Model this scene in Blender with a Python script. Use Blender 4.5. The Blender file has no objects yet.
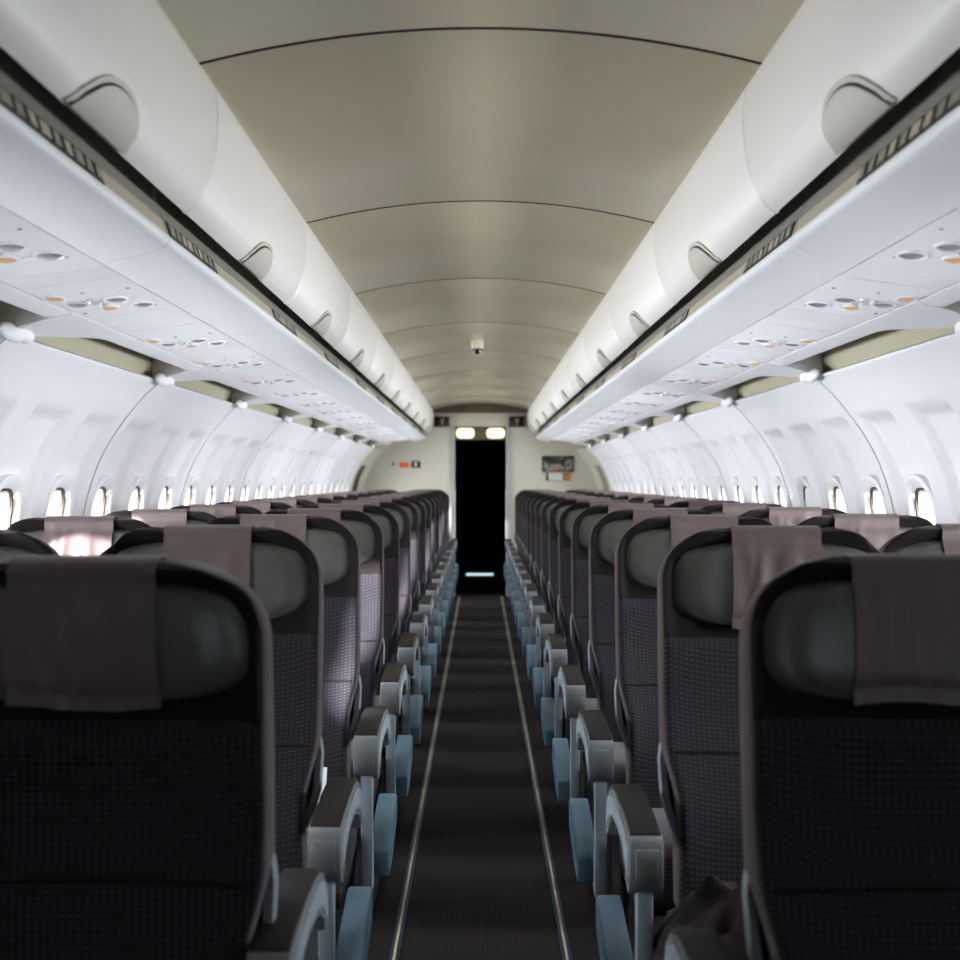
import bpy, bmesh, math, random
from mathutils import Vector, Matrix
random.seed(7)
S = bpy.context.scene
C = S.collection
R = math.radians
PI = math.pi

# ------------------------------------------------------------------ materials
def new_mat(name):
    m = bpy.data.materials.new(name); m.use_nodes = True
    nt = m.node_tree
    return m, nt, nt.nodes['Principled BSDF']

def plain(name, col, rough=.5, spec=.5, noise=.0, nscale=20, bump=0, bscale=200, metal=0, sheen=0):
    m, nt, b = new_mat(name)
    b.inputs['Roughness'].default_value = rough
    b.inputs['Metallic'].default_value = metal
    b.inputs['Specular IOR Level'].default_value = spec
    if sheen: b.inputs['Sheen Weight'].default_value = sheen
    tc = nt.nodes.new('ShaderNodeTexCoord')
    n = nt.nodes.new('ShaderNodeTexNoise'); n.inputs['Scale'].default_value = nscale
    n.inputs['Detail'].default_value = 4
    nt.links.new(tc.outputs['Object'], n.inputs['Vector'])
    mx = nt.nodes.new('ShaderNodeMixRGB')
    mx.inputs[1].default_value = (*[c*(1-noise) for c in col], 1)
    mx.inputs[2].default_value = (*[min(1, c*(1+noise)) for c in col], 1)
    nt.links.new(n.outputs['Fac'], mx.inputs[0])
    nt.links.new(mx.outputs[0], b.inputs['Base Color'])
    if bump:
        n2 = nt.nodes.new('ShaderNodeTexNoise'); n2.inputs['Scale'].default_value = bscale
        nt.links.new(tc.outputs['Object'], n2.inputs['Vector'])
        bp = nt.nodes.new('ShaderNodeBump'); bp.inputs['Strength'].default_value = bump
        bp.inputs['Distance'].default_value = .002
        nt.links.new(n2.outputs['Fac'], bp.inputs['Height'])
        nt.links.new(bp.outputs['Normal'], b.inputs['Normal'])
    return m

def emit(name, col, strength):
    m = bpy.data.materials.new(name); m.use_nodes = True
    nt = m.node_tree; nt.nodes.clear()
    o = nt.nodes.new('ShaderNodeOutputMaterial'); e = nt.nodes.new('ShaderNodeEmission')
    e.inputs[0].default_value = (*col, 1); e.inputs[1].default_value = strength
    nt.links.new(e.outputs[0], o.inputs[0])
    return m

def math_node(nt, op, a, b=None):
    n = nt.nodes.new('ShaderNodeMath'); n.operation = op
    for i, v in enumerate((a, b)):
        if v is None: continue
        if isinstance(v, (int, float)): n.inputs[i].default_value = v
        else: nt.links.new(v, n.inputs[i])
    return n.outputs[0]

def fabric(name, base, dash):
    """dark weave with rows of small light stitches"""
    m, nt, b = new_mat(name)
    b.inputs['Roughness'].default_value = .9
    b.inputs['Specular IOR Level'].default_value = .2
    b.inputs['Sheen Weight'].default_value = .15
    tc = nt.nodes.new('ShaderNodeTexCoord')
    sx = nt.nodes.new('ShaderNodeSeparateXYZ'); nt.links.new(tc.outputs['Object'], sx.inputs[0])
    zz = math_node(nt, 'ADD', sx.outputs[2], math_node(nt, 'MULTIPLY', sx.outputs[1], .9))
    fz = math_node(nt, 'FRACT', math_node(nt, 'MULTIPLY', zz, 112))
    fx = math_node(nt, 'FRACT', math_node(nt, 'MULTIPLY', sx.outputs[0], 100))
    a = math_node(nt, 'LESS_THAN', fz, .30)
    c = math_node(nt, 'LESS_THAN', fx, .55)
    d = math_node(nt, 'MULTIPLY', a, c)
    n = nt.nodes.new('ShaderNodeTexNoise'); n.inputs['Scale'].default_value = 60
    nt.links.new(tc.outputs['Object'], n.inputs['Vector'])
    d2 = math_node(nt, 'MULTIPLY', d, math_node(nt, 'MULTIPLY', n.outputs['Fac'], 1.5))
    mx = nt.nodes.new('ShaderNodeMixRGB')
    mx.inputs[1].default_value = (*base, 1); mx.inputs[2].default_value = (*dash, 1)
    nt.links.new(d2, mx.inputs[0]); nt.links.new(mx.outputs[0], b.inputs['Base Color'])
    bp = nt.nodes.new('ShaderNodeBump'); bp.inputs['Strength'].default_value = .35
    bp.inputs['Distance'].default_value = .002
    nt.links.new(fz, bp.inputs['Height']); nt.links.new(bp.outputs['Normal'], b.inputs['Normal'])
    return m

def carpet(name):
    m, nt, b = new_mat(name)
    b.inputs['Roughness'].default_value = .95
    b.inputs['Specular IOR Level'].default_value = .15
    tc = nt.nodes.new('ShaderNodeTexCoord')
    sx = nt.nodes.new('ShaderNodeSeparateXYZ'); nt.links.new(tc.outputs['Object'], sx.inputs[0])
    n = nt.nodes.new('ShaderNodeTexNoise'); n.inputs['Scale'].default_value = 40
    nt.links.new(tc.outputs['Object'], n.inputs['Vector'])
    wob = math_node(nt, 'MULTIPLY', n.outputs['Fac'], .0016)
    s = math_node(nt, 'FRACT', math_node(nt, 'MULTIPLY', math_node(nt, 'ADD', sx.outputs[0], wob), 150))
    fy = math_node(nt, 'FRACT', math_node(nt, 'MULTIPLY', sx.outputs[1], 90))
    k = math_node(nt, 'MULTIPLY', math_node(nt, 'LESS_THAN', s, .5), math_node(nt, 'ADD', math_node(nt, 'MULTIPLY', fy, .4), .6))
    mx = nt.nodes.new('ShaderNodeMixRGB')
    mx.inputs[1].default_value = (.0028, .0019, .0017, 1); mx.inputs[2].default_value = (.022, .0155, .0150, 1)
    nt.links.new(k, mx.inputs[0]); nt.links.new(mx.outputs[0], b.inputs['Base Color'])
    bp = nt.nodes.new('ShaderNodeBump'); bp.inputs['Strength'].default_value = .4
    bp.inputs['Distance'].default_value = .002
    nt.links.new(s, bp.inputs['Height']); nt.links.new(bp.outputs['Normal'], b.inputs['Normal'])
    return m

def poster_mat(name, cols, sc):
    m, nt, b = new_mat(name)
    b.inputs['Roughness'].default_value = .35
    tc = nt.nodes.new('ShaderNodeTexCoord')
    n = nt.nodes.new('ShaderNodeTexNoise'); n.inputs['Scale'].default_value = sc; n.inputs['Detail'].default_value = 3
    nt.links.new(tc.outputs['Object'], n.inputs['Vector'])
    cr = nt.nodes.new('ShaderNodeValToRGB')
    cr.color_ramp.interpolation = 'EASE'
    els = cr.color_ramp.elements
    while len(els) < len(cols): els.new(.5)
    for e, (p, c) in zip(els, cols): e.position = p; e.color = (*c, 1)
    nt.links.new(n.outputs['Fac'], cr.inputs[0]); nt.links.new(cr.outputs[0], b.inputs['Base Color'])
    return m

def glass(name):
    m = bpy.data.materials.new(name); m.use_nodes = True
    nt = m.node_tree; nt.nodes.clear()
    o = nt.nodes.new('ShaderNodeOutputMaterial')
    t = nt.nodes.new('ShaderNodeBsdfTransparent'); t.inputs[0].default_value = (.96, .98, 1, 1)
    g = nt.nodes.new('ShaderNodeBsdfGlossy'); g.inputs['Roughness'].default_value = .05
    mx = nt.nodes.new('ShaderNodeMixShader'); mx.inputs[0].default_value = .04
    nt.links.new(t.outputs[0], mx.inputs[1]); nt.links.new(g.outputs[0], mx.inputs[2])
    nt.links.new(mx.outputs[0], o.inputs[0])
    return m

M = {}
M['fabric'] = fabric('seat_fabric', (.0125, .0098, .0142), (.050, .043, .054))
M['fabric_plain'] = plain('seat_fabric_plain', (.011, .0088, .0085), .95, .15, .15, 60, .3, 400)
M['band'] = plain('edge_band_fabric', (.050, .034, .031), .9, .2, .15, 80, .5, 500, sheen=.2)
M['leather'] = plain('headrest_leather', (.082, .083, .072), .36, .6, .1, 30, .15, 500)
M['cover'] = plain('cover_cloth', (.118, .083, .078), .5, .45, .06, 90, .15, 600, sheen=.15)
M['shell'] = plain('seat_shell_plastic', (.17, .19, .21), .4, .4, .03)
M['arm'] = plain('armrest_plastic', (.16, .175, .18), .26, .65, .03)
M['arm_side'] = plain('armrest_side_plastic', (.22, .26, .29), .4, .4, .03)
M['arm_cap'] = plain('armrest_cap_plastic', (.16, .167, .158), .26, .6, .03)
M['arm_pad'] = plain('armrest_pad_rubber', (.013, .012, .0105), .6, .22, .1, 30)
M['fairing'] = plain('fairing_plastic', (.070, .125, .165), .3, .5, .04)
M['black'] = plain('black_plastic', (.010, .010, .010), .5, .4)
M['metal'] = plain('leg_metal', (.35, .36, .37), .3, .5, .05, metal=.8)
M['wall'] = plain('sidewall_white', (.80, .80, .82), .5, .35, .012, 5)
M['seamgrey'] = plain('seam_grey', (.40, .40, .40), .6, .3)
M['bezel'] = plain('window_bezel_white', (.80, .80, .80), .45, .35, .01)
M['seal'] = plain('window_seal_tan', (.05, .03, .015), .5, .4, .1)
M['shade'] = plain('window_shade_white', (.78, .78, .76), .6, .3, .02)
M['bin'] = plain('bin_white', (.69, .675, .635), .36, .4, .012, 4)
M['valance'] = plain('valance_white', (.70, .72, .73), .35, .45, .012, 4)
M['ceil'] = plain('ceiling_beige', (.385, .345, .245), .3, .5, .02, 4)
M['groove'] = plain('dark_groove', (.03, .026, .02), .9, .1)
M['rail'] = plain('rail_beige', (.44, .40, .30), .45, .4, .03)
M['ledge'] = plain('ledge_grey', (.26, .245, .21), .5, .4, .03)
M['slotdark'] = plain('grille_dark', (.035, .030, .022), .5, .4)
M['latch'] = plain('latch_beige', (.44, .41, .35), .45, .4, .03)
M['psu'] = plain('psu_white', (.80, .79, .81), .42, .4, .01, 6)
M['lens'] = plain('lens_grey', (.23, .24, .24), .2, .6, .1, 30)
M['orange'] = plain('orange_lens', (.72, .40, .14), .35, .5, .05)
M['nozzle'] = plain('nozzle_silver', (.60, .60, .60), .25, .6, .05)
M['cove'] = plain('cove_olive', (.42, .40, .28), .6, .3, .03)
M['bulk'] = plain('bulkhead_cream', (.60, .57, .47), .55, .3, .015, 3)
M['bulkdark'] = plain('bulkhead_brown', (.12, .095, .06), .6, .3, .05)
M['jamb'] = plain('jamb_grey', (.42, .44, .43), .4, .4, .03)
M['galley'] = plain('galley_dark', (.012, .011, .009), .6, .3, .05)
M['carpet'] = carpet('aisle_carpet')
M['strip'] = plain('luminous_strip', (.36, .31, .18), .4, .4, .05)
M['stripside'] = plain('strip_channel_blue', (.008, .028, .055), .35, .5, .05)
M['signblack'] = plain('sign_black', (.012, .012, .011), .4, .4)
M['signpale'] = plain('sign_pale', (.40, .40, .32), .5, .3)
M['signred'] = plain('sign_orange_red', (.85, .13, .02), .5, .3)
M['signwhite'] = plain('sign_white', (.65, .66, .64), .5, .3)
M['poster'] = poster_mat('poster_print', [(.0, (.012, .012, .012)), (.45, (.02, .02, .018)), (.58, (.28, .27, .25)), (.68, (.50, .10, .03))], 9)
M['brochure'] = poster_mat('brochure_print', [(.3, (.02, .018, .015)), (.5, (.55, .20, .03)), (.7, (.03, .03, .02))], 30)
M['blanket'] = plain('blanket_dark', (.018, .013, .014), .95, .15, .2, 40, .6, 300)
M['lit_white'] = plain('sunlit_white', (.72, .74, .76), .6, .3, .02)  # white colour stands for sunlight on a sliver of seat
M['mount'] = plain('camera_mount_cream', (.78, .74, .56), .5, .4, .02)
M['dome'] = plain('camera_dome', (.006, .006, .006), .08, .7)
M['glass'] = glass('window_glass')
M['galley_light'] = emit('galley_lamp', (1.0, .97, .60), 1.8)
M['gap_light'] = emit('door_gap_daylight', (.6, .9, 1.0), 1.1)

# ------------------------------------------------------------------ mesh helpers
def raw(name, verts, faces, mats, idx=None, sharp=35):
    me = bpy.data.meshes.new(name)
    me.from_pydata([tuple(v) for v in verts], [], faces)
    for m in (mats if isinstance(mats, (list, tuple)) else [mats]): me.materials.append(M[m])
    if idx: me.polygons.foreach_set('material_index', idx)
    bm = bmesh.new(); bm.from_mesh(me)
    bmesh.ops.recalc_face_normals(bm, faces=bm.faces); bm.to_mesh(me); bm.free()
    me.shade_smooth(); me.set_sharp_from_angle(angle=R(sharp))
    me.update()
    return me

def link(name, me, parent=None, loc=(0,0,0), rot=(0,0,0)):
    o = bpy.data.objects.new(name, me); C.objects.link(o)
    o.location = loc; o.rotation_euler = rot
    if parent: o.parent = parent
    return o

def thing(name, label, cat, loc=(0,0,0), group=None):
    o = bpy.data.objects.new(name, None); C.objects.link(o)
    o.empty_display_size = .1
    o.location = loc; o['label'] = label; o['category'] = cat
    if group: o['group'] = group
    return o

def tag(o, label, cat, group=None):
    o['label'] = label; o['category'] = cat
    if group: o['group'] = group
    return o

def struct(name, me=None, loc=(0,0,0)):
    o = bpy.data.objects.new(name, me); C.objects.link(o); o.location = loc
    o['kind'] = 'structure'
    return o

class MB:
    def __init__(s): s.v = []; s.f = []; s.i = []
    def add(s, v, f, mi=0):
        n = len(s.v); s.v += [tuple(p) for p in v]
        s.f += [tuple(n+k for k in q) for q in f]; s.i += [mi]*len(f)
    def box(s, x0, x1, y0, y1, z0, z1, mi=0):
        v = [(x,y,z) for x in (x0,x1) for y in (y0,y1) for z in (z0,z1)]
        s.add(v, [(0,1,3,2),(4,6,7,5),(0,4,5,1),(2,3,7,6),(0,2,6,4),(1,5,7,3)], mi)
    def loft(s, rings, mi=0, caps=True, closed=True):
        n = len(rings[0]); v = [p for r in rings for p in r]; f = []
        m = n if closed else n-1
        for a in range(len(rings)-1):
            for k in range(m):
                b = (k+1) % n
                f.append((a*n+k, a*n+b, (a+1)*n+b, (a+1)*n+k))
        if caps:
            f.append(tuple(range(n))); f.append(tuple((len(rings)-1)*n+k for k in reversed(range(n))))
        s.add(v, f, mi)
    def cyl(s, c0, c1, r0, r1=None, n=12, mi=0):
        r1 = r0 if r1 is None else r1
        a = Vector(c0); b = Vector(c1); d = (b-a).normalized()
        u = d.orthogonal().normalized(); w = d.cross(u)
        rr = lambda c, r: [c + u*math.cos(2*PI*k/n)*r + w*math.sin(2*PI*k/n)*r for k in range(n)]
        s.loft([rr(a, r0), rr(b, r1)], mi)
    def mesh(s, name, mats, sharp=35): return raw(name, s.v, s.f, mats, s.i, sharp)

def bevel_me(me, off=.004, seg=2, ang=40, sharp=45):
    bm = bmesh.new(); bm.from_mesh(me)
    es = [e for e in bm.edges if len(e.link_faces) == 2 and e.calc_face_angle(0) > R(ang)]
    bmesh.ops.bevel(bm, geom=es, offset=off, segments=seg, profile=.6, affect='EDGES', clamp_overlap=True)
    bm.to_mesh(me); bm.free(); me.shade_smooth(); me.set_sharp_from_angle(angle=R(sharp)); me.update()
    return me

def prism_x(poly, hw, name, mat, bev=.004, x0=0):
    """polygon of (y, z) extruded across X"""
    mb = MB(); mb.loft([[(x0-hw, y, z) for y, z in poly], [(x0+hw, y, z) for y, z in poly]])
    me = mb.mesh(name, mat)
    return bevel_me(me, bev) if bev else me

def sstep(a, b, x):
    t = max(0, min(1, (x-a)/(b-a))); return t*t*(3-2*t)

# ------------------------------------------------------------------ layout
H = 1.26
Y_END = 14.4
PITCH = .815
ORD = ['first','second','third','fourth','fifth','sixth','seventh','eighth','ninth','tenth','eleventh',
       'twelfth','thirteenth','fourteenth','fifteenth','sixteenth','seventeenth','eighteenth']

PROF = [(1.12,1.60),(1.165,1.56),(1.20,1.52),(1.24,1.47),(1.275,1.42),(1.305,1.37),(1.33,1.32),(1.352,1.26),
        (1.37,1.2),(1.383,1.14),(1.39,1.08),(1.394,1.0),(1.394,.92),(1.39,.84),(1.383,.74),(1.37,.6),(1.345,.42),(1.30,.2),(1.25,0.0)]
def wx(z):
    for (xa, za), (xb, zb) in zip(PROF, PROF[1:]):
        if zb <= z <= za: return xa + (xb-xa)*(za-z)/(za-zb)
    return PROF[0][0] if z > 1.6 else PROF[-1][0]

# ------------------------------------------------------------------ floor
mb = MB(); mb.box(-1.45, 1.45, -1.3, 17.9, -.03, 0)
struct('floor', mb.mesh('floor', 'carpet'))
for sgn, side in ((-1, 'left'), (1, 'right')):
    t = thing('floor_light_strip', 'thin pale yellow luminous floor strip along the %s edge of the dark aisle carpet' % side, 'floor strip', (sgn*.228, 7.6, 0), 'luminous strips in the aisle carpet')
    mb = MB(); mb.box(-.013, .013, -6.6, 6.75, 0, .003); link('channel', mb.mesh('channel', 'stripside'), t)
    mb = MB(); mb.box(-.0036, .0036, -6.6, 6.75, .003, .0052); link('luminous_insert', mb.mesh('luminous_insert', 'strip'), t)

# ------------------------------------------------------------------ side walls with windows
PANEL = 1.47
WZ0, WZ1, WHW = .905, 1.242, .112
def rrect(hw, z0, z1, r, n=6):
    cz = [(hw-r, z1-r, 0), (-hw+r, z1-r, 90), (-hw+r, z0+r, 180), (hw-r, z0+r, 270)]
    out = []
    for cx, c, a in cz:
        for k in range(n+1):
            t = R(a+90*k/n); out.append((cx+r*math.cos(t), c+r*math.sin(t)))
    return out

def panel_mesh(sgn, y0, y1, wins):
    """one sidewall panel, (y, z) grid with shallow window columns pressed outward"""
    ny = max(6, int((y1-y0)/.0125)); zs = []
    z = 1.6
    while z > .0: zs.append(z); z -= .014 if z > .78 else .07
    zs.append(0.0)
    ys = [y0 + (y1-y0)*k/ny for k in range(ny+1)]
    v = []; f = []
    def dep(y, z):
        d = 0
        for w in wins:
            a = abs(y-w)
            hw = .172 - .01*sstep(1.2, 1.47, z)
            d = max(d, (1-sstep(hw-.016, hw+.006, a))*(1-sstep(1.452, 1.470, z))*sstep(.62, .72, z))
        return d*.032
    for z in zs:
        for y in ys:
            edge = .004*(1-sstep(0, .012, min(y-y0, y1-y)))
            v.append((sgn*(wx(z)+dep(y, z)+edge), y, z))
    n = ny+1
    for a in range(len(zs)-1):
        for k in range(ny):
            zc = (zs[a]+zs[a+1])/2; yc = (ys[k]+ys[k+1])/2
            if any(abs(yc-w) < WHW+.008 and WZ0-.008 < zc < WZ1+.008 for w in wins): continue
            f.append((a*n+k, a*n+k+1, (a+1)*n+k+1, (a+1)*n+k))
    # rolled top rim
    m = len(v)
    for dx, dz in ((0,0),(-.004,.006),(.002,.012),(.012,.012),(.02,.004)):
        for y in ys: v.append((sgn*(PROF[0][0]+dx), y, 1.6+dz))
    for a in range(4):
        for k in range(ny): f.append((m+a*n+k, m+a*n+k+1, m+(a+1)*n+k+1, m+(a+1)*n+k))
    return raw('sidewall_panel', v, f, 'wall', sharp=60)

def bezel_mesh(sgn):
    rings = []
    # (outline grow, inward offset from wall, )
    for g, d in ((.040, -.026), (.036, .010), (.028, .014), (.014, .012), (.004, .006), (-.003, -.004), (-.006, -.012)):
        rings.append([(-sgn*d, y, z) for y, z in rrect(WHW+g, WZ0-g, WZ1+g, .085+g*.9)])
    # follow the wall
    rr = [[(p[0]+sgn*(wx(max(.0, min(1.6, p[2])))+.022), p[1], p[2]) for p in r] for r in rings]
    mb = MB(); mb.loft(rr, caps=False); return mb.mesh('window_frame', 'bezel', 60)
def seal_mesh(sgn):
    o = [(WHW-.006, .0)]
    rings = []
    for g, d in ((-.004, -.009), (-.013, -.009), (-.0135, -.017), (-.004, -.017)):
        rings.append([(-sgn*d + sgn*(wx(p[1])+.022), p[0], p[1]) for p in rrect(WHW+g, WZ0-g, WZ1+g, .078)])
    mb = MB(); mb.loft(rings+[rings[0]], caps=False); return mb.mesh('window_seal', 'seal', 60)
def pane_mesh(sgn):
    out = rrect(WHW-.010, WZ0+.010, WZ1-.010, .076)
    mb = MB()
    mb.loft([[(sgn*(wx(z)+.041), y, z) for y, z in out], [(sgn*(wx(z)+.044), y, z) for y, z in out]])
    return mb.mesh('window_pane', 'glass')
def shade_mesh(sgn, zlow):
    out = [(y, max(z, zlow)) for y, z in rrect(WHW-.0105, WZ0+.0105, WZ1-.0105, .074)]
    mb = MB()
    mb.loft([[(sgn*(wx(z)+.036), y, z) for y, z in out], [(sgn*(wx(z)+.039), y, z) for y, z in out]])
    return mb.mesh('window_shade', 'shade')

W_MESH = {}
for s in (-1, 1): W_MESH[s] = (bezel_mesh(s), seal_mesh(s), pane_mesh(s))
SEAM0 = {-1: 4.60-3*PANEL, 1: 4.41-3*PANEL}
WINDOWS = []
wn = 0
clip_me = None
def clip_mesh(sgn):
    """soft two-lobed bracket cover where two panels meet under the cove"""
    mb = MB()
    for cy, ry, cz, rz in ((-.045, .075, .0, .026), (.045, .062, .004, .022)):
        rings = []
        for k in range(9):
            t = -PI/2 + PI*k/8
            rr = math.cos(t)*1.0
            rings.append([(sgn*(-.017*math.sin(a)*max(rr, .02)), cy + ry*math.sin(t), cz + rz*math.cos(a)*max(rr, .02)) for a in [2*PI*j/12 for j in range(12)]])
        mb.loft(rings)
    return mb.mesh('panel_clip', 'wall', 60)
for sgn, side in ((-1, 'left'), (1, 'right')):
    wall = struct('wall_%s' % side)
    cm = clip_mesh(sgn)
    seams = [SEAM0[sgn]+PANEL*k for k in range(-1, 10)]
    seams = [s for s in seams if -1.3 < s < 13.75]
    ys = [-1.3]+seams+[13.9]
    for a, b in zip(ys, ys[1:]):
        wins = [a2 for a2 in (b-PANEL+.245+.49*j for j in range(3)) if a < a2-.15 and 1.9 < a2 < 13.5] if b != 13.9 else []
        if b == 13.9: wins = [w for w in (a+.245,) if w+.2 < b]
        link('sidewall_panel', panel_mesh(sgn, a, b, wins), wall)
        for w in wins: WINDOWS.append((sgn, w))
    for s in seams:
        mb = MB()
        mb.loft([[(sgn*(x+.006), s-.012, z), (sgn*(x+.006), s+.012, z), (sgn*(x+.05), s+.012, z), (sgn*(x+.05), s-.012, z)] for x, z in PROF])
        link('seam_joint', mb.mesh('seam_joint', 'ledge'), wall)
        mb = MB(); d = .0016
        mb.loft([[(sgn*(x-.0004), s-d, z), (sgn*(x-.0004), s+d, z), (sgn*(x+.008), s+d, z), (sgn*(x+.008), s-d, z)] for x, z in PROF])
        link('seam_line', mb.mesh('seam_line', 'seamgrey'), wall)
        if s > 1.2: link('panel_clip', cm, wall, (sgn*1.098, s, 1.607), (0, sgn*R(25), 0))
CLOSED = [(1, 5.635)]
for sgn, w in WINDOWS:
    wn += 1
    win = struct('window_%d' % wn, None, (0, w, 0))
    link('window_frame', W_MESH[sgn][0], win)
    link('window_seal', W_MESH[sgn][1], win)
    link('window_pane', W_MESH[sgn][2], win)
    zl = WZ1-.014 - .014*random.random()
    if any(sgn == c[0] and abs(w-c[1]) < .2 for c in CLOSED): zl = WZ0+.02
    link('window_shade', shade_mesh(sgn, zl), win)

# ------------------------------------------------------------------ ceiling, hull, cove
def cz(x): return 2.092 - .245*x*x
ceil = struct('ceiling')
cs = [-1.3] + [2.43+1.5*k for k in range(-2, 8)] + [14.25]
for a, b in zip(cs, cs[1:]):
    mb = MB(); g = .003
    xs = [-.60+1.2*k/28 for k in range(29)]
    r = lambda y, dz: [(x, y, cz(x)+dz) for x in xs] + [(x, y, cz(x)+.012) for x in reversed(xs)]
    mb.loft([r(a+g, .004), r(a+g+.006, 0), r(b-g-.006, 0), r(b-g, .004)])
    link('ceiling_panel', mb.mesh('ceiling_panel', 'ceil', 50), ceil)
for y in cs[1:-1]:
    mb = MB(); xs = [-.60+1.2*k/28 for k in range(29)]
    r = lambda yy: [(x, yy, cz(x)-.0006) for x in xs] + [(x, yy, cz(x)+.01) for x in reversed(xs)]
    mb.loft([r(y-.0038), r(y+.0038)]); link('ceiling_seam', mb.mesh('ceiling_seam', 'groove'), ceil)
mb = MB(); xs = [-.60+1.2*k/20 for k in range(21)]
r = lambda y: [(x, y, cz(x)+.014) for x in xs] + [(x, y, cz(x)+.03) for x in reversed(xs)]
mb.loft([r(-1.3), r(14.4)]); link('ceiling_backing', mb.mesh('ceiling_backing', 'groove'), ceil)
hull = []
for k in range(25):
    t = PI*k/24
    hull.append((1.56*math.cos(t), 1.36+.95*math.sin(t)))
inner = hull + [(1.60*math.cos(PI*k/24), 1.36+.99*math.sin(PI*k/24)) for k in reversed(range(25))]
mb = MB(); mb.loft([[(x, -1.3, z) for x, z in inner], [(x, 14.5, z) for x, z in inner]])
struct('fuselage_shell', mb.mesh('fuselage_shell', 'ledge'))
mb = MB(); mb.box(-1.6, 1.6, -1.36, -1.3, 0, 2.3)
struct('wall_front', mb.mesh('wall_front', 'bulkdark'))

def lip_w(y, s):
    """reach of the white lip across the cove, wide at each seam bracket"""
    t = abs(y-s)
    return .055 + .100*(1-sstep(.0, .05, t)) if y < s else .055 + .100*(1-sstep(.0, .46, t))
for sgn, side in ((-1, 'left'), (1, 'right')):
    # olive cove behind the lip
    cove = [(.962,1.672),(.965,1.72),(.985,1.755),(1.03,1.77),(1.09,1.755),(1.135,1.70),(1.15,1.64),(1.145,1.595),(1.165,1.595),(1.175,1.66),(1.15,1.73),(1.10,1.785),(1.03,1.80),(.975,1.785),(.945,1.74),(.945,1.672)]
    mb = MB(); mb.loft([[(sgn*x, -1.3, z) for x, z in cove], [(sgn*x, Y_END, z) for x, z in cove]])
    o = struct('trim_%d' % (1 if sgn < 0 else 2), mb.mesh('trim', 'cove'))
    seams = [SEAM0[sgn]+PANEL*k for k in range(-1, 10)]
    for s in seams:
        a, b = s-PANEL/2, s+PANEL/2
        if b < 1.0 or a > 14.2: continue
        b = min(b, 14.38)
        n = 60; rows = []
        for k in range(n+1):
            y = a+(b-a)*k/n; w = lip_w(y, s)
            x0, z0 = .9575, 1.652
            row = [(x0, z0), (x0+w*.5, z0-.010), (x0+w, z0-.012 - .03*(w-.055)/.1), (x0+w+.003, z0-.006 - .03*(w-.055)/.1), (x0+w*.5, z0+.004), (x0, z0+.012)]
            rows.append([(sgn*p, y, q) for p, q in row])
        mb = MB(); mb.loft(rows)
        link('cove_lip', mb.mesh('cove_lip', 'psu', 50), o)
        rows = []
        for k in range(9):
            u = k/8; x = .956+.185*u; yb = s-.045-.05*math.sin(PI*u)*.6+.03*u
            zb = 1.648-.045*u; zt = 1.77-.02*abs(u-.4)
            rows.append([(sgn*x, yb, zb), (sgn*x, yb+.02, zt), (sgn*x, yb+.026, zt), (sgn*x, yb+.006, zb)])
        mb = MB(); mb.loft(rows); link('cove_fin', mb.mesh('cove_fin', 'psu', 50), o)

# ------------------------------------------------------------------ overhead bins
DOOR = [(.566,1.772),(.552,1.781),(.534,1.805),(.518,1.84),(.508,1.88),(.503,1.925),(.502,1.97),(.508,2.01),(.525,2.04)]
def door_xz(t):
    """point a fraction t of the arclength up the door"""
    L = [0]
    for (xa, za), (xb, zb) in zip(DOOR, DOOR[1:]): L.append(L[-1]+math.hypot(xb-xa, zb-za))
    d = t
    for k in range(len(DOOR)-1):
        if d <= L[k+1] or k == len(DOOR)-2:
            u = (d-L[k])/(L[k+1]-L[k]); xa, za = DOOR[k]; xb, zb = DOOR[k+1]
            nx, nz = -(zb-za), (xb-xa); l = math.hypot(nx, nz)
            return xa+(xb-xa)*u, za+(zb-za)*u, nx/l, nz/l
def curve_fine(n=26):
    L = sum(math.hypot(b[0]-a[0], b[1]-a[1]) for a, b in zip(DOOR, DOOR[1:]))
    return [door_xz(L*k/n)[:2] for k in range(n+1)]
DF = curve_fine()
BL = 1.30
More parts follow.
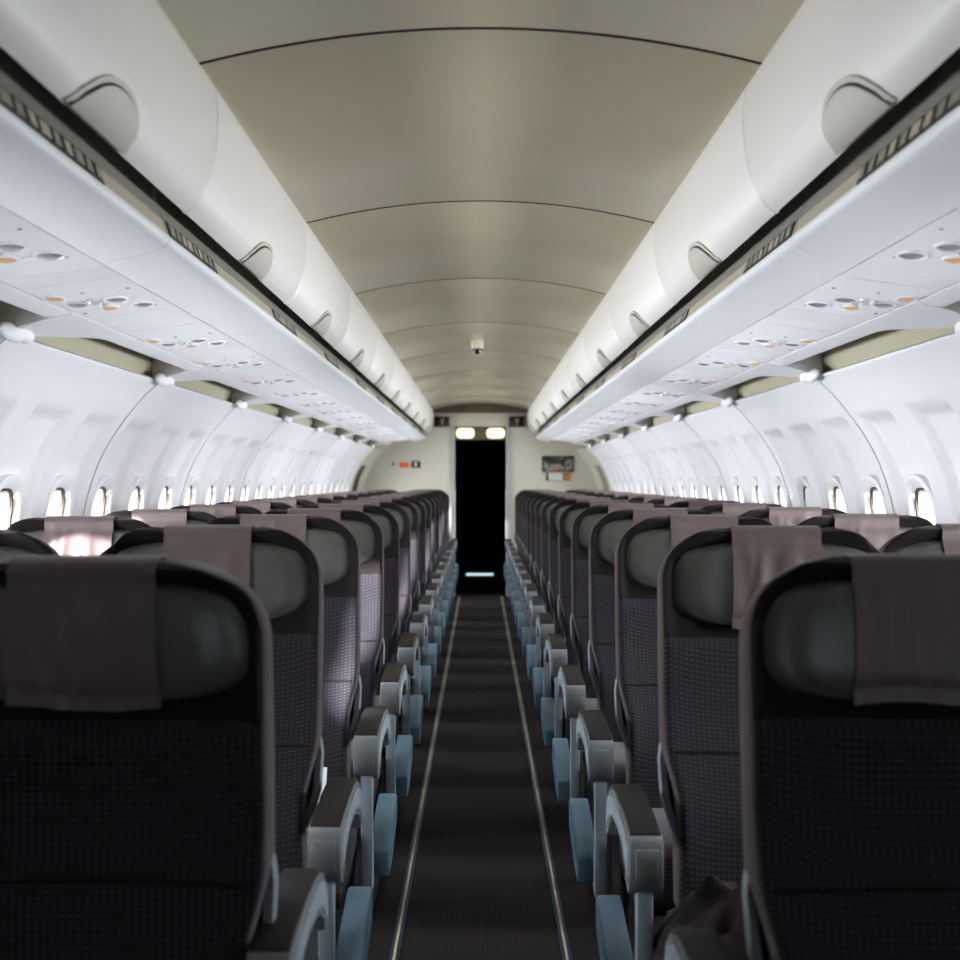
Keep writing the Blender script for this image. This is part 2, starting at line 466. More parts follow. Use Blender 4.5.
def bin_meshes(sgn, L):
    out = {}
    # body behind door and valance
    body = [(.610,1.762),(.624,1.80),(.628,1.87),(.60,1.90),(.545,1.93),(.54,2.03),(.62,2.06),(.90,1.98),(.945,1.86),(.945,1.70),(.74,1.70),(.66,1.72)]
    mb = MB(); mb.loft([[(sgn*x, .002, z) for x, z in body], [(sgn*x, L-.002, z) for x, z in body]])
    out['bin_body'] = mb.mesh('bin_body', 'ledge', 30)
    prof = DF + [(.54,2.045),(.53,1.99),(.527,1.93),(.535,1.86),(.552,1.815),(.572,1.79)]
    g = .0035; mb = MB(); e = .006
    def sh(d): return [(x+d*.8, z) for x, z in prof]
    mb.loft([[(sgn*x, y, z) for x, z in sh(d)] for y, d in ((g, .006), (g+.003, .0015), (g+.009, 0), (L-g-.009, 0), (L-g-.003, .0015), (L-g, .006))])
    out['bin_door'] = mb.mesh('bin_door', 'bin', 40)
    val = [(.596,1.724),(.5985,1.716),(.607,1.708),(.63,1.698),(.665,1.688),(.70,1.682),(.732,1.680),(.735,1.690),(.70,1.694),(.62,1.715),(.604,1.728),(.600,1.732)]
    mb = MB(); mb.loft([[(sgn*x, y, z) for x, z in val] for y in (.0015, L-.0015)])
    out['valance'] = mb.mesh('valance', 'valance', 50)
    rs = [(.600,1.729),(.602,1.738),(.609,1.760),(.616,1.760),(.611,1.738),(.606,1.728)]
    mb = MB(); mb.loft([[(sgn*x, y, z) for x, z in rs] for y in (.004, L-.004)])
    out['rail_strip'] = mb.mesh('rail_strip', 'rail', 50)
    # latch paddle, half ellipse on the door face
    def patch(off, hl, hh, cy, t0):
        rows = []; n = 20
        for k in range(n+1):
            u = -1+2*k/n; top = hh*max(0, 1-abs(u)**2.2)**.62
            row = []
            for j in range(7):
                t = t0 + (top*j/6)
                x, z, nx, nz = door_xz(max(0, t)); row.append((x, z, nx, nz, cy+u*hl))
            rows.append(row)
        o = [[(sgn*(p[0]+p[2]*off), p[4], p[1]+p[3]*off) for p in r] for r in rows]
        i = [[(sgn*(p[0]-p[2]*.004), p[4], p[1]-p[3]*.004) for p in r] for r in rows]
        mb = MB()
        mb.loft([a+list(reversed(b)) for a, b in zip(o, i)])
        return mb
    cy = L-.62 + .015
    out['latch'] = patch(.0045, .150, .078, cy, .006).mesh('latch', 'latch', 40)
    out['latch_gap'] = patch(.0058, .137, .069, cy, .006).mesh('latch_gap', 'groove', 40)
    out['latch_paddle'] = patch(.0085, .132, .0655, cy, .006).mesh('latch_paddle', 'latch', 40)
    return out
def grille_mesh(sgn, L):
    mb = MB()
    def bar(y0, y1, a, b, off, mi):
        p = lambda t, o: (.6005+.0085*t-o, 1.731+.029*t)
        q = [p(a, off), p(b, off), p(b, -.003), p(a, -.003)]
        mb.loft([[(sgn*x, y0, z) for x, z in q], [(sgn*x, y1, z) for x, z in q]], mi)
    bar(0, L, -.05, 1.0, .003, 0)
    n = 9
    rnd = random.Random(3)
    for k in range(n):
        y = L*(k+.5)/n; w = L/n*(.28 if k % 3 else .4)
        bar(y-w, y+w, .15, .82, .0055, 1 if k not in (2, 3, 5) else 2)
    return mb.mesh('grille', ['slotdark', 'ledge', 'rail'], 30)
BINM = {s: bin_meshes(s, BL) for s in (-1, 1)}
GRM = {s: grille_mesh(s, .46) for s in (-1, 1)}
ny = 0
for sgn, side in ((-1, 'left'), (1, 'right')):
    for k in range(10):
        y = 1.23 + BL*k
        near = 'white curved overhead bin above the %s seats, %s' % (side, {0: 'nearest the camera', 9: 'last one against the rear wall'}.get(k, '%s bin back from the camera' % ORD[k]))
        b = thing('overhead_bin', near, 'overhead bin', (0, y, 0), 'overhead bins on the %s' % side)
        parts = {}
        for nm in ('bin_body', 'bin_door', 'valance', 'rail_strip'):
            parts[nm] = link(nm, BINM[sgn][nm], b)
        lt = link('latch', BINM[sgn]['latch'], b)
        link('latch_gap', BINM[sgn]['latch_gap'], lt); link('latch_paddle', BINM[sgn]['latch_paddle'], lt)
        g = link('grille', GRM[sgn], b, (0, .015 if k else .41, 0)); g['label'] = 'dark slotted grille in the beige rail'

# ------------------------------------------------------------------ passenger service units
def pz(x): return 1.681 - (x-.738)*(.028/.212)
def psu_meshes(sgn):
    out = {}
    mb = MB(); q = [(.738, pz(.738)), (.950, pz(.950)), (.950, pz(.95)+.012), (.738, pz(.738)+.012)]
    L = .79
    mb.loft([[(sgn*x, y, z) for x, z in q] for y in (-L/2+.0015, L/2-.0015)])
    out['unit_panel'] = bevel_me(mb.mesh('unit_panel', 'psu'), .0012, 1)
    out['joints'] = []
    for yy in (-.27, .22):
        mb = MB(); q = [(.76, pz(.76)-.0008), (.93, pz(.93)-.0008), (.93, pz(.93)+.002), (.76, pz(.76)+.002)]
        mb.loft([[(sgn*x, y, z) for x, z in q] for y in (yy-.0012, yy+.0012)])
        out['joints'].append(mb.mesh('panel_joint', 'valance'))
    def disc(x, y, rx, ry, deep, mats, dome=.003):
        mb = MB(); n = 22
        ring = lambda r, dz: [(sgn*(x+rx*r*math.cos(2*PI*k/n)), y+ry*r*math.sin(2*PI*k/n), pz(x+rx*r*math.cos(2*PI*k/n))-dz) for k in range(n)]
        mb.loft([ring(1.28, -.002), ring(1.24, .003), ring(1.06, .0045), ring(1.0, .002)], 0, caps=False)
        mb.loft([ring(1.02, .0015), ring(.7, .001+dome), ring(.3, .0015+dome*1.3), ring(.02, .0015+dome*1.4)], 1)
        return mb
    spots = {}
    lay = [('reading_light', .910, -.01, .022, .034), ('reading_light', .822, -.012, .022, .034), ('reading_light', .790, .10, .022, .034),
           ('call_button', .865, .085, .018, .028), ('sign_lens', .925, -.125, .017, .032),
           ('air_nozzle', .866, -.035, .014, .017), ('air_nozzle', .855, .01, .011, .013)]
    mats = {'reading_light': ['psu', 'lens'], 'call_button': ['psu', 'orange'], 'sign_lens': ['psu', 'orange'], 'air_nozzle': ['valance', 'nozzle']}
    out['bits'] = [(n, disc(x, y, rx, ry, 0, None, .004 if n != 'air_nozzle' else .008).mesh(n, mats[n], 40)) for n, x, y, rx, ry in lay]
    out['screws'] = []
    for x, y in ((.765, -.13), (.772, .14), (.93, -.12), (.86, -.14), (.935, .13)):
        mb = MB(); mb.cyl((sgn*x, y, pz(x)+.001), (sgn*x, y, pz(x)-.0015), .004, n=8)
        out['screws'].append(mb.mesh('screw_head', 'lens'))
    return out
PSUM = {s: psu_meshes(s) for s in (-1, 1)}
for sgn, side in ((-1, 'left'), (1, 'right')):
    y0 = 2.99-.79
    for k in range(0, 16):
        y = y0 + .79*k
        if y+.395 > 14.3: break
        lab = 'white service panel with orange lens under the %s bins, %s' % (side, ORD[k]+' from the camera' if k > 0 else 'nearest the camera')
        u = thing('service_unit', lab, 'overhead service unit', (0, y, 0), 'passenger service units on the %s' % side)
        link('unit_panel', PSUM[sgn]['unit_panel'], u)
        for me in PSUM[sgn]['joints']: link('panel_joint', me, u)
        dy = {0: .12, 2: .08}.get(k, 0)
        for n, me in PSUM[sgn]['bits']:
            o = link(n, me, u, (0, dy, 0))
            if n in ('call_button', 'sign_lens'): o['label'] = 'orange lens'
        for me in PSUM[sgn]['screws']: link('screw_head', me, u, (0, dy, 0))

# ------------------------------------------------------------------ seats
BK = .762            # length of the back above its pivot
HWID = .224
def half_w(z):
    w = HWID - .022*(1-sstep(.23, .36, z))
    r, rz = .125, .105
    if z > BK-rz:
        t = (z-(BK-rz))/rz; w = w - r + r*math.sqrt(max(0, 1-t*t))
    if z < .05: w -= .02*(1-z/.05)
    return w
def front_y(u, z):
    """front surface of the back (toward -Y); u = -1..1"""
    base = -.050 - .018*math.exp(-((z-.22)/.13)**2) + .012*math.exp(-((z-.44)/.08)**2)
    wing = -.030*(abs(u)**3)*sstep(.05, .2, z)*(1-.35*sstep(.5, .6, z))
    x = abs(u)*half_w(z)
    rec = .024*(1-sstep(.196, .214, x))*sstep(.540, .562, z)*(1-sstep(.728, .750, z))
    tt = max(0, (z-(BK-.024))/.024)
    return base + wing + rec + .024*(1-math.sqrt(max(0, 1-tt*tt)))
def back_y(z):
    tt = max(0, (z-(BK-.018))/.018)
    return .035 - .02*sstep(.5, .76, z) - .016*(1-math.sqrt(max(0, 1-tt*tt)))
def back_mesh():
    zs = [0, .012, .03, .05] + [.05+.02*k for k in range(1, 31)] + [BK-.105+.105*math.sin(PI/2*k/12) for k in range(1, 12)] + [BK-.0012]
    zs = sorted(set(round(z, 5) for z in zs if z < BK))
    NU = 40; rings = []
    for z in zs:
        w = half_w(z); ring = []
        for k in range(NU+1):
            u = -1+2*k/NU
            ue = math.copysign(1-(1-abs(u))**1.35, u)
            y = front_y(ue, z)
            cr = max(0, (abs(ue)-.93)/.07); y += .016*cr*cr
            ring.append((ue*w, y, z))
        yb = back_y(z)
        for u in (.985, .8, .4, 0, -.4, -.8, -.985): ring.append((u*w, yb - (.012 if abs(u) > .9 else 0), z))
        rings.append(ring)
    n = len(rings[0]); v = [p for r in rings for p in r]; f = []; mi = []
    for a in range(len(rings)-1):
        zc = (zs[a]+zs[a+1])/2
        for k in range(n):
            b = (k+1) % n
            f.append((a*n+k, a*n+b, (a+1)*n+b, (a+1)*n+k))
            ux = abs(rings[a][k][0]+rings[a][b][0])/2/max(.001, half_w(zs[a]))
            if k >= NU or ux > .977 or zc > BK-.010: mi.append(2)
            elif zc > .552: mi.append(1)
            else: mi.append(0)
    f.append(tuple(range(n))); mi.append(1)
    f.append(tuple((len(rings)-1)*n+k for k in range(n))); mi.append(2)
    return raw('backrest', v, f, ['fabric', 'fabric_plain', 'band'], mi, 55)
def seam_mesh():
    mb = MB(); rows = []
    zz = .335
    for k in range(31):
        u = -.93+1.86*k/30; w = half_w(zz); y = front_y(u, zz)
        rows.append([(u*w, y+.003, zz-.004), (u*w, y-.0035, zz-.002), (u*w, y-.0035, zz+.002), (u*w, y+.003, zz+.004)])
    mb.loft(rows); return mb.mesh('back_seam', 'fabric_plain', 60)
def shell_mesh():
    zs = [-.03, 0, .06, .12, .17, .21, .25, .29, .32, .345, .36, .37]
    rings = []
    for z in zs:
        w = (HWID+.001) - .03*(1-sstep(.15, .26, z)) - .015*sstep(.33, .37, z)
        e = .0 if z < .22 else .05*((z-.22)/.15)**1.5
        fy = -.045 + e
        rings.append([(-w, fy, z), (-w-.003, fy+.02, z), (-w+.012, .055, z), (0, .062, z), (w-.012, .055, z), (w+.003, fy+.02, z), (w, fy, z), (w-.012, fy+.004, z), (w-.02, .036, z), (0, .042, z), (-w+.02, .036, z), (-w+.012, fy+.004, z)])
    mb = MB(); mb.loft(rings); return mb.mesh('back_shell', 'shell', 50)
PZ0, PZ1 = .572, .735    # headrest cushion
def pillow_hw(z):
    c = (PZ0+PZ1)/2; h = (PZ1-PZ0)/2; t = abs(z-c)/h
    ex = 3.4 if z < c else 3.4
    lim = half_w(min(z+.012, BK-.002)) - .013
    return min(.212*max(0, 1-t**ex)**(1/2.8), lim)
def pillow_y(u, z):
    c = (PZ0+PZ1)/2; h = (PZ1-PZ0)/2
    t = (z-c)/h
    b = max(0, 1-abs(t)**3.2)*max(0, 1-abs(u)**3.6)
    wings = -.012*abs(u)**2.2*(1-abs(u)**6)
    return -.030 - (.030)*b**.6 + wings*b**.5 - .006*math.exp(-((abs(u)-.80)/.05)**2)*b**.5*(-1)
def pillow_mesh():
    NZ, NU = 22, 36; rings = []
    for a in range(NZ+1):
        z = (PZ0+PZ1)/2 + (PZ1-PZ0)/2*math.sin(-PI/2+PI*a/NZ)*.9995
        w = max(.002, pillow_hw(z)); r = []
        for k in range(NU+1):
            u = math.sin(-PI/2+PI*k/NU); r.append((u*w, pillow_y(u, z), z))
        for u in (.9, 0, -.9): r.append((u*w, -.026, z))
        rings.append(r)
    mb = MB(); mb.loft(rings); return mb.mesh('headrest', 'leather', 60)
def cover_mesh(seed, wide=1.0):
    rnd = random.Random(seed)
    NU, NV = 34, 54
    hw = .085*wide
    zb, zbk = .568, .63
    L1 = BK+.004-zb
    ph = [rnd.uniform(0, 6.3) for _ in range(8)]; ca = [rnd.uniform(-.8, .8) for _ in range(4)]
    outer = []; inner = []
    for a in range(NV+1):
        s = a/NV
        ro = []; ri = []
        for k in range(NU+1):
            u = -1+2*k/NU; x = u*hw*(1 + .05*(1-min(1, s/.5)))
            ux = x/.212
            top = BK+.0065
            if s < .62:
                z = zb + (top-.016-zb)*(s/.62)
                fy = front_y(x/half_w(z), z) - .006
                py = pillow_y(max(-.95, min(.95, ux)), z)-.0055 if PZ0 < z < PZ1 else 0
                y = min(fy, py)
                if z <= PZ0+.02:
                    y = min(fy, pillow_y(ux, PZ0+.02)-.004 + .004)
                y = y if z < PZ1-.03 else min(y, -.052)
                low = 1-s/.62
                wr = 0
                for q in range(4):
                    c = ca[q]; wr += .0085*math.exp(-((u-c-.12*math.sin(3*low+ph[q]))/.13)**2)*(low**.6)*math.sin(3.3*low+ph[q+4])
                y -= abs(wr)*.8+.002*math.sin(9*u+ph[1]+4*s)*low
                z += .004*math.sin(2.5*u+ph[2])*low
            elif s < .8:
                t = (s-.62)/.18*PI
                y = -.0185 - .0335*math.cos(t)
                z = top-.016+.016*math.sin(t) 
                y = y
            else:
                t = (s-.8)/.2; z = top-.016 - (top-.016-zbk)*t; y = back_y(z)+.003
            ro.append((x, y, z)); 
        outer.append(ro)
    # inner offset by thickness
    for a in range(NV+1):
        s = a/NV; ri = []
        for (x, y, z) in outer[a]:
            if s < .62: ri.append((x, y+.0018, z))
            elif s < .8: ri.append((x, y*1.0, z-.0018))
            else: ri.append((x, y-.0016, z))
        inner.append(ri)
    mb = MB(); mb.loft([o+list(reversed(i)) for o, i in zip(outer, inner)])
    return mb.mesh('headrest_cover', 'cover', 60)
def cushion_mesh():
    def rb(x, y):  # superellipse box
        pass
    rings = []; NZ = 10
    for a in range(NZ+1):
        t = -1+2*a/NZ; z = .385+.07*t
        k = (1-abs(t)**4)**.25 if abs(t) < 1 else .0
        g = -.03*(1-k)
        r = []
        for c in range(40):
            th = 2*PI*c/40; cx, cy = math.cos(th), math.sin(th)
            ex = .28
            x = math.copysign(abs(cx)**ex, cx)*(.222+g); y = -.225+math.copysign(abs(cy)**ex, cy)*(.235+g)
            r.append((x, y, z + (.012*math.sin(PI*(y+.46)/.46) if t > 0 else 0)))
        rings.append(r)
    mb = MB(); mb.loft(rings); return mb.mesh('seat_cushion', 'fabric', 60)
def frame_mesh():
    mb = MB()
    mb.box(-.21, .21, -.40, -.36, .285, .315); mb.box(-.21, .21, -.06, -.02, .285, .315)
    mb.box(-.215, -.19, -.42, .02, .29, .33); mb.box(.19, .215, -.42, .02, .29, .33)
    return bevel_me(mb.mesh('seat_frame', 'black'), .004, 1)
def leg_mesh():
    mb = MB()
    mb.cyl((0, -.39, .30), (0, -.40, .035), .013, .012, 10)
    mb.cyl((0, -.04, .30), (0, .05, .035), .013, .012, 10)
    mb.box(-.016, .016, -.43, .09, .0, .018)
    mb.cyl((0, -.40, .018), (0, -.40, .045), .022, .016, 12); mb.cyl((0, .05, .018), (0, .05, .045), .022, .016, 12)
    return mb.mesh('leg', 'black')
ARM_POLY = [(-.337,.602),(-.339,.635),(-.334,.655),(-.325,.664),(-.26,.672),(-.17,.679),(-.08,.681),(-.02,.676),(.025,.662),(.055,.64),(.074,.605),(.078,.578),(.066,.564),(.045,.566),(.028,.588),(-.01,.608),(-.07,.620),(-.15,.622),(-.21,.614),(-.25,.598),(-.275,.572),(-.30,.560),(-.325,.572)]
def arm_meshes():
    o = {}
    o['armrest'] = prism_x(ARM_POLY, .029, 'armrest', 'arm', .006)
    top = [(-.322,.662),(-.26,.6715),(-.17,.6785),(-.08,.6805),(-.02,.6755),(.025,.6615),(.052,.642)]
    pad = [(y, z+.006) for y, z in top] + [(y, z-.004) for y, z in reversed(top)]
    o['armrest_pad'] = prism_x(pad, .0262, 'armrest_pad', 'arm_pad', .003)
    cap = [(-.3405,.604),(-.3425,.634),(-.3405,.645),(-.330,.645),(-.325,.600),(-.318,.575),(-.326,.574)]
    o['end_cap'] = prism_x(cap, .0195, 'end_cap', 'arm_cap', .003)
    side = [(-.315,.590),(-.318,.640),(-.25,.656),(-.15,.664),(-.07,.666),(-.01,.660),(.03,.645),(.055,.615),(.06,.588),(.045,.58),(.03,.602),(-.01,.622),(-.07,.634),(-.15,.635),(-.22,.626),(-.265,.606)]
    o['side_panel'] = prism_x(side, .0305, 'side_panel', 'arm_side', .001)
    post = [(-.320,.578),(-.314,.50),(-.306,.40),(-.300,.295),(-.268,.295),(-.268,.36),(-.274,.40),(-.283,.50),(-.276,.59)]
    o['armrest_post'] = prism_x(post, .0135, 'armrest_post', 'arm_side', .004)
    fr = [(-.158,.285),(-.166,.35),(-.152,.364),(.10,.416),(.145,.42),(.156,.40),(.15,.352),(.12,.338),(-.05,.29)]
    o['side_fairing'] = prism_x(fr, .025, 'side_fairing', 'fairing', .007)
    return o
BACK = back_mesh(); SEAM = seam_mesh(); SHELL = shell_mesh(); PIL = pillow_mesh(); CUSH = cushion_mesh()
FRAME = frame_mesh(); LEG = leg_mesh(); ARMS = arm_meshes()
COV = [cover_mesh(k) for k in (3, 11, 5, 8)]; COVW = cover_mesh(21, 1.12)

def seat(x, y, sgn, label, group, aisle=True, recline=-8, cover=None, arm_off=.27, k=0, sc=1.0, ady=0, zs=.985):
    t = thing('airplane_seat', label, 'airplane seat', (x, y, 0), group)
    piv = (0, -.48*math.tan(R(8)), .42)
    rot = (R(recline), 0, 0)
    b = link('backrest', BACK, t, piv, rot); b.scale = (sc, 1, zs)
    link('back_seam', SEAM, b)
    s = link('back_shell', SHELL, t, piv, rot); s.scale = (sc, 1, zs)
    h = link('headrest', PIL, t, piv, rot); h.scale = (sc, 1, zs)
    c = link('headrest_cover', cover or COV[k % 4], t, piv, rot); c.scale = (-1 if (k//2) % 2 else 1, 1, zs)
    link('seat_cushion', CUSH, t); link('seat_frame', FRAME, t)
    out = -sgn if aisle else sgn
    if aisle:
        a = link('armrest', ARMS['armrest'], t, (out*arm_off, ady, 0))
        for n in ('armrest_pad', 'end_cap', 'side_panel', 'armrest_post'):
            o = link(n, ARMS[n], a)
            if n == 'armrest_pad': o['label'] = 'dark rubber armrest pad'
        f = link('side_fairing', ARMS['side_fairing'], t, (out*(arm_off+.018), ady, 0)); f['label'] = 'blue grey plastic side fairing'
        link('leg', LEG, t, (out*.20, 0, 0))
    else:
        link('leg', LEG, t, (out*.02, 0, 0))
    return t
SEATS = {}
rnd = random.Random(5)
def jit(a=1.2): return rnd.uniform(-a, a)
for k in range(15):
    y = 1.72 + PITCH*k
    pos = 'nearest the camera' if k == 0 else ('last before the rear wall' if k == 14 else '%s from the camera' % ORD[k])
    SEATS['ra', k] = seat(.564, y, 1, 'dark purple seat right of the aisle, %s, mauve headrest cover' % pos, 'aisle seats on the right', True, -8+(jit() if k else 0), None, .287, k, 1, 0, .974 if k == 0 else .985)
for k in range(15):
    y = 1.85 if k == 0 else 2.59 + PITCH*(k-1)
    pos = 'nearest the camera' if k == 0 else ('last before the rear wall' if k == 14 else '%s from the camera' % ORD[k])
    SEATS['la', k] = seat(-.512 if k == 0 else -.532, y, -1, 'dark purple seat left of the aisle, %s, mauve headrest cover' % pos, 'aisle seats on the left',
         True, 3 if k == 0 else -8+jit(), COVW if k == 0 else None, .245 if k == 0 else .265, k+1, 1.06 if k == 0 else 1, .14 if k == 0 else 0, .968 if k == 0 else .985)
for k in range(1, 15):
    y = 1.72 + .15 + PITCH*k
    pos = 'last before the rear wall' if k == 14 else ('nearest the camera' if k == 1 else '%s from the camera' % ORD[k-1])
    seat(1.022, y, 1, 'window seat below the right windows, %s, mauve headrest cover' % pos, 'window seats on the right', False, -8+jit(), None, .27, k+2)
for k in range(0, 14):
    y = 2.46 + PITCH*k
    pos = 'last before the rear wall' if k == 13 else ('nearest the camera' if k == 0 else ('sunlit, %s from the camera' % ORD[k] if k == 1 else '%s from the camera' % ORD[k]))
    seat(-.994, y, -1, 'window seat below the left windows, %s, mauve headrest cover' % pos, 'window seats on the left', False, -8+jit(), None, .27, k)

# crumpled dark blanket on the second right-hand aisle seat, small pale sheet added as a sunlit sliver on a left one
def blanket_mesh():
    rnd = random.Random(9); N = 34; M_ = 26; top = []; ph = [rnd.uniform(0, 6.3) for _ in range(9)]
    for a in range(M_+1):
        r = []
        for k in range(N+1):
            u = -1+2*k/N; v = -1+2*a/M_
            rad = min(1, (abs(u)**3+abs(v)**3)**(1/3))
            h = .095*(1-rad**3)**.6
            w = .016*math.sin(7*u+3*v+ph[0])+.012*math.sin(11*v-5*u+ph[1])+.008*math.sin(15*u+4*math.sin(4*v+ph[3]))
            r.append((.155*u*(1+.06*math.sin(3*v+ph[4])), .12*v*(1+.05*math.sin(4*u+ph[5])), max(.0, h+w*(1-rad**4))))
        top.append(r)
    bot = [[(x, y, 0) for x, y, z in r] for r in top]
    mb = MB(); mb.loft([o+list(reversed([(p[0], p[1], -.004) for p in i])) for o, i in zip(top, bot)])
    return mb.mesh('crumpled_blanket', 'blanket', 60)
tag(link('crumpled_blanket', blanket_mesh(), None, (.455, 2.20, .469)), 'crumpled dark brown blanket lying on the second seat right of the aisle', 'blanket')
mb = MB(); mb.box(-.035, .035, -.05, .05, 0, .003)
tag(link('sunlit_sliver', bevel_me(mb.mesh('sunlit_sliver', 'lit_white'), .001, 1), None, (-.405, 3.165, .522), (R(65), 0, 0)), 'pale sheet standing in for sunlight on the second left seat beside its armrest', 'sunlit patch')

# ------------------------------------------------------------------ rear wall, doorway and galley
DX, DZ = .278, 1.705
mb = MB(); mb.box(-1.42, -DX-.04, Y_END, Y_END+.06, 0, 2.1); mb.box(DX+.04, 1.42, Y_END, Y_END+.06, 0, 2.1); mb.box(-DX-.04, DX+.04, Y_END, Y_END+.06, 1.845, 2.1)
struct('wall_rear', mb.mesh('wall_rear', 'bulk'))
dj = struct('door_1', None, (0, Y_END, 0))
for sgn in (-1, 1):
    mb = MB(); mb.box(sgn*DX, sgn*(DX+.042), -.025, .09, 0, 1.845)
    link('door_jamb', bevel_me(mb.mesh('door_jamb', 'jamb'), .006, 2), dj)
    mb = MB(); mb.box(sgn*(DX+.002)-.006, sgn*(DX+.002)+.006, -.035, -.02, .55, 1.15)
    link('jamb_strip', mb.mesh('jamb_strip', 'signwhite'), dj)
mb = MB(); mb.box(-DX, DX, -.01, .09, DZ, 1.845); link('door_header', mb.mesh('door_header', 'bulkdark'), dj)
for sgn, sd in ((-1, 'left'), (1, 'right')):
    rr = rrect(.098, -.055, .055, .045)
    mb = MB(); mb.loft([[(x, -.012, z) for x, z in rr], [(x*.96, -.03, z*.94) for x, z in rr], [(x*.8, -.036, z*.75) for x, z in rr]])
    tag(link('doorway_lamp', mb.mesh('doorway_lamp', 'galley_light'), None, (sgn*.165, Y_END-.01, 1.775)), 'glowing rounded white lamp over the dark rear doorway, %s of the two' % sd, 'lamp', 'lamps over the rear doorway')
mb = MB(); mb.box(-.60, .60, Y_END-.06, Y_END-.002, 1.995, 2.1)  # dark strip put in for the shade in the slot above the rear wall
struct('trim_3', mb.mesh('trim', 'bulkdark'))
# dark galley corridor
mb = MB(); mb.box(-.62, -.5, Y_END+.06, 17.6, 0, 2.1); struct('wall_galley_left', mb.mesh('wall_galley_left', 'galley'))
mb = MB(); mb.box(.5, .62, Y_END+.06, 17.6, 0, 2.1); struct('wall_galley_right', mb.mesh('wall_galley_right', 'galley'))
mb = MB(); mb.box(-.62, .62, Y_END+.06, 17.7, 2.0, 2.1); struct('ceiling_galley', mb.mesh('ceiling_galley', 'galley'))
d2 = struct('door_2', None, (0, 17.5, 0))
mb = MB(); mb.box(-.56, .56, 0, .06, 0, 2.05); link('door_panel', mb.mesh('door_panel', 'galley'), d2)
mb = MB(); mb.box(-.10, .10, -.01, .0, 1.06, 1.2); link('door_notice', mb.mesh('door_notice', 'bulkdark'), d2, (-.33, 0, 0))
mb = MB(); mb.box(-.19, .17, -.012, .0, .002, .030); link('door_gap_glow', mb.mesh('door_gap_glow', 'gap_light'), d2)

# signs and poster on the rear wall
def at(px, py, d=Y_END): return ((px-480.5)*d/1320, H-(py-480.5)*d/1320)
def plate(px0, py0, px1, py1, mat, name, label, cat, y=Y_END+.003, th=.015, parent=None, off=0):
    x0, z1 = at(px0, py0); x1, z0 = at(px1, py1)
    mb = MB(); mb.box(-(x1-x0)/2, (x1-x0)/2, -th, 0, -(z1-z0)/2, (z1-z0)/2)
    me = bevel_me(mb.mesh(name, mat), .003, 1)
    c = ((x0+x1)/2, y-off, (z0+z1)/2)
    if parent:
        o = link(name, me, parent, (c[0]-parent.location.x, c[1]-parent.location.y, c[2]-parent.location.z))
    else:
        o = tag(link(name, me, None, c), label, cat)
    return o
for sgn, sd in ((-1, 'left'), (1, 'right')):
    x = 442 if sgn < 0 else 516.5
    o = plate(x-7.5, 417, x+7.5, 427, 'signblack', 'overhead_sign', 'small black sign box with pale arrow beside the %s bin end, above the rear wall' % sd, 'sign', th=.05)
    o['group'] = 'black sign boxes'
    mb = MB()
    v = [(-.022, 0, .034), (.022, 0, .034), (.007, 0, -.006), (.007, 0, -.036), (-.007, 0, -.036), (-.007, 0, -.006)]
    mb.loft([[(a, -.055, c) for a, b, c in v], [(a, -.049, c) for a, b, c in v]])
    link('arrow_mark', mb.mesh('arrow_mark', 'signpale'), o, (.005, 0, 0))
plate(399.5, 462.5, 408.5, 467.5, 'signred', 'red_sign', 'small bright orange-red sign on the cream rear wall, left of the doorway', 'sign')
o = plate(411.5, 460, 420.5, 467.8, 'signblack', 'wall_plate', 'small dark plate with pale centre beside the red sign', 'sign plate')
plate(414.5, 462, 417, 467.2, 'signwhite', 'plate_mark', None, None, parent=o, off=.0135, th=.003)
plate(411.5, 460, 420.5, 461.6, 'signpale', 'plate_header', None, None, parent=o, off=.0135, th=.003)
plate(392.2, 461.8, 394, 465.3, 'signblack', 'wall_hook', 'tiny black mark on the cream rear wall, left of the red sign', 'hook')
o = plate(542, 456, 574, 472, 'signblack', 'wall_poster', 'dark framed poster with grey and orange print on the cream rear wall', 'poster', th=.015)
plate(543.2, 457, 572.8, 471, 'poster', 'poster_print', None, None, parent=o, off=.014, th=.003)
o = plate(545, 472.2, 571, 481, 'rail', 'brochure_rack', 'shallow brochure rack under the dark poster, white card in it', 'rack', th=.02)
plate(548.5, 472.8, 562.2, 480.6, 'signwhite', 'rack_card', None, None, parent=o, off=.019, th=.006)
plate(562.6, 472.8, 569.5, 480.6, 'brochure', 'rack_brochure', None, None, parent=o, off=.019, th=.005)
plate(546.3, 472.8, 548.2, 480.6, 'signblack', 'rack_slot', None, None, parent=o, off=.019, th=.004)

# tapered end frames between the last sidewall panel and the rear wall
for sgn, nm in ((-1, 'trim_4'), (1, 'trim_5')):
    t = struct(nm)
    n = len(PROF); mb = MB()
    sec = lambda y, s: [(sgn*x*s, y, z) for x, z in PROF] + [(sgn*(x*s+.02), y, z) for x, z in reversed(PROF)]
    mb.loft([sec(13.88, 1.0), sec(14.1, .985), sec(14.3, .95), sec(14.4, .925)])
    link('end_frame', mb.mesh('end_frame', 'bulk', 60), t)
    PI2 = [(x, z) for x, z in PROF if .7 < z < 1.45]
    mb = MB(); sec2 = lambda y, s: [(sgn*(x*s-.006), y, z) for x, z in PI2] + [(sgn*(x*s+.008), y, z) for x, z in reversed(PI2)]
    mb.loft([sec2(14.02, .992), sec2(14.1, .985), sec2(14.2, .968)])
    link('end_inset', mb.mesh('end_inset', 'slotdark' if sgn < 0 else 'ledge', 60), t)

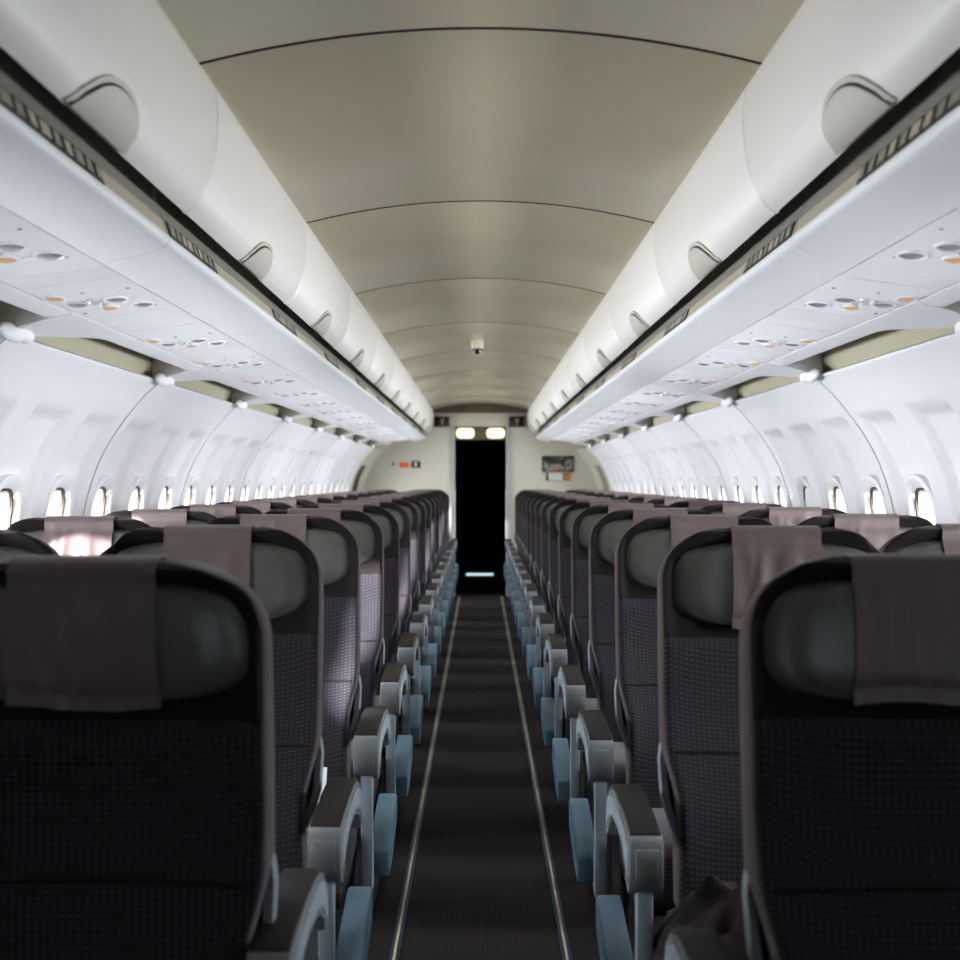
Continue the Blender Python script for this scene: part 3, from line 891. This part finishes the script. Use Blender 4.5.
# small ceiling camera
t = thing('ceiling_camera', 'small beige security camera with black dome hanging from the ceiling', 'camera', (-.02, 7.85, 2.092), None)
mb = MB(); mb.cyl((0,0,.004), (0,0,-.048), .037, .037, 24); link('mount', bevel_me(mb.mesh('mount', 'mount'), .003, 2), t)
mb = MB(); rings = []
for k in range(8):
    a = PI/2*k/7; rings.append([(.029*max(.03, math.cos(a))*math.cos(2*PI*j/20), .029*max(.03, math.cos(a))*math.sin(2*PI*j/20), -.048-.034*math.sin(a)) for j in range(20)])
mb.loft(rings); link('dome', mb.mesh('dome', 'dome', 60), t)

# ------------------------------------------------------------------ light
w = bpy.data.worlds.new('World'); S.world = w; w.use_nodes = True
bg = w.node_tree.nodes['Background']
bg.inputs[0].default_value = (.92, .96, 1.0, 1); bg.inputs[1].default_value = 3.0
for sgn, y in WINDOWS:
    if any(sgn == c[0] and abs(y-c[1]) < .2 for c in CLOSED): continue
    L = bpy.data.lights.new('window_daylight', 'AREA'); L.shape = 'RECTANGLE'
    L.size = .30; L.size_y = .22
    L.spread = R(150); L.energy = 13.3 if sgn > 0 else 13.6
    L.color = (.965, .975, 1.0)
    o = bpy.data.objects.new('window_daylight', L); C.objects.link(o)
    o.location = (sgn*1.452, y, 1.075)
    o.rotation_euler = (0, sgn*R(90-22), 0)
sun = bpy.data.lights.new('sun', 'SUN'); sun.energy = 46; sun.angle = R(2.5); sun.color = (1, .96, .93)
so = bpy.data.objects.new('sun', sun); C.objects.link(so)
so.rotation_euler = Vector((.80, .62, -.18)).to_track_quat('-Z', 'Y').to_euler()

L = bpy.data.lights.new('front_fill', 'AREA'); L.shape = 'RECTANGLE'; L.size = .85; L.size_y = 1.5  # fill light added behind the camera to lift the near seats; no door here
L.energy = 11; L.color = (.74, .86, 1.0)
o = bpy.data.objects.new('front_fill', L); C.objects.link(o)
o.location = (.55, -1.28, 1.05); o.rotation_euler = (R(90), 0, R(12))
# ------------------------------------------------------------------ camera
cam = bpy.data.cameras.new('camera'); co = bpy.data.objects.new('camera', cam); C.objects.link(co)
co.location = (0, 0, H); co.rotation_euler = (R(90), 0, 0)
cam.sensor_width = 36; cam.lens = 1320/960*36
cam.shift_x = -.5/960; cam.shift_y = .5/960
cam.clip_start = .05
cam.dof.use_dof = True; cam.dof.focus_distance = 3.6; cam.dof.aperture_fstop = 4.8
S.camera = co
S.view_settings.view_transform = 'Standard'; S.view_settings.look = 'None'
S.view_settings.exposure = 0.0; S.view_settings.gamma = 1
S.cycles.use_denoising = True
S.cycles.max_bounces = 10; S.cycles.diffuse_bounces = 7; S.cycles.glossy_bounces = 4; S.cycles.transparent_max_bounces = 12
S.cycles.sample_clamp_indirect = 6
S.cycles.caustics_reflective = False; S.cycles.caustics_refractive = False
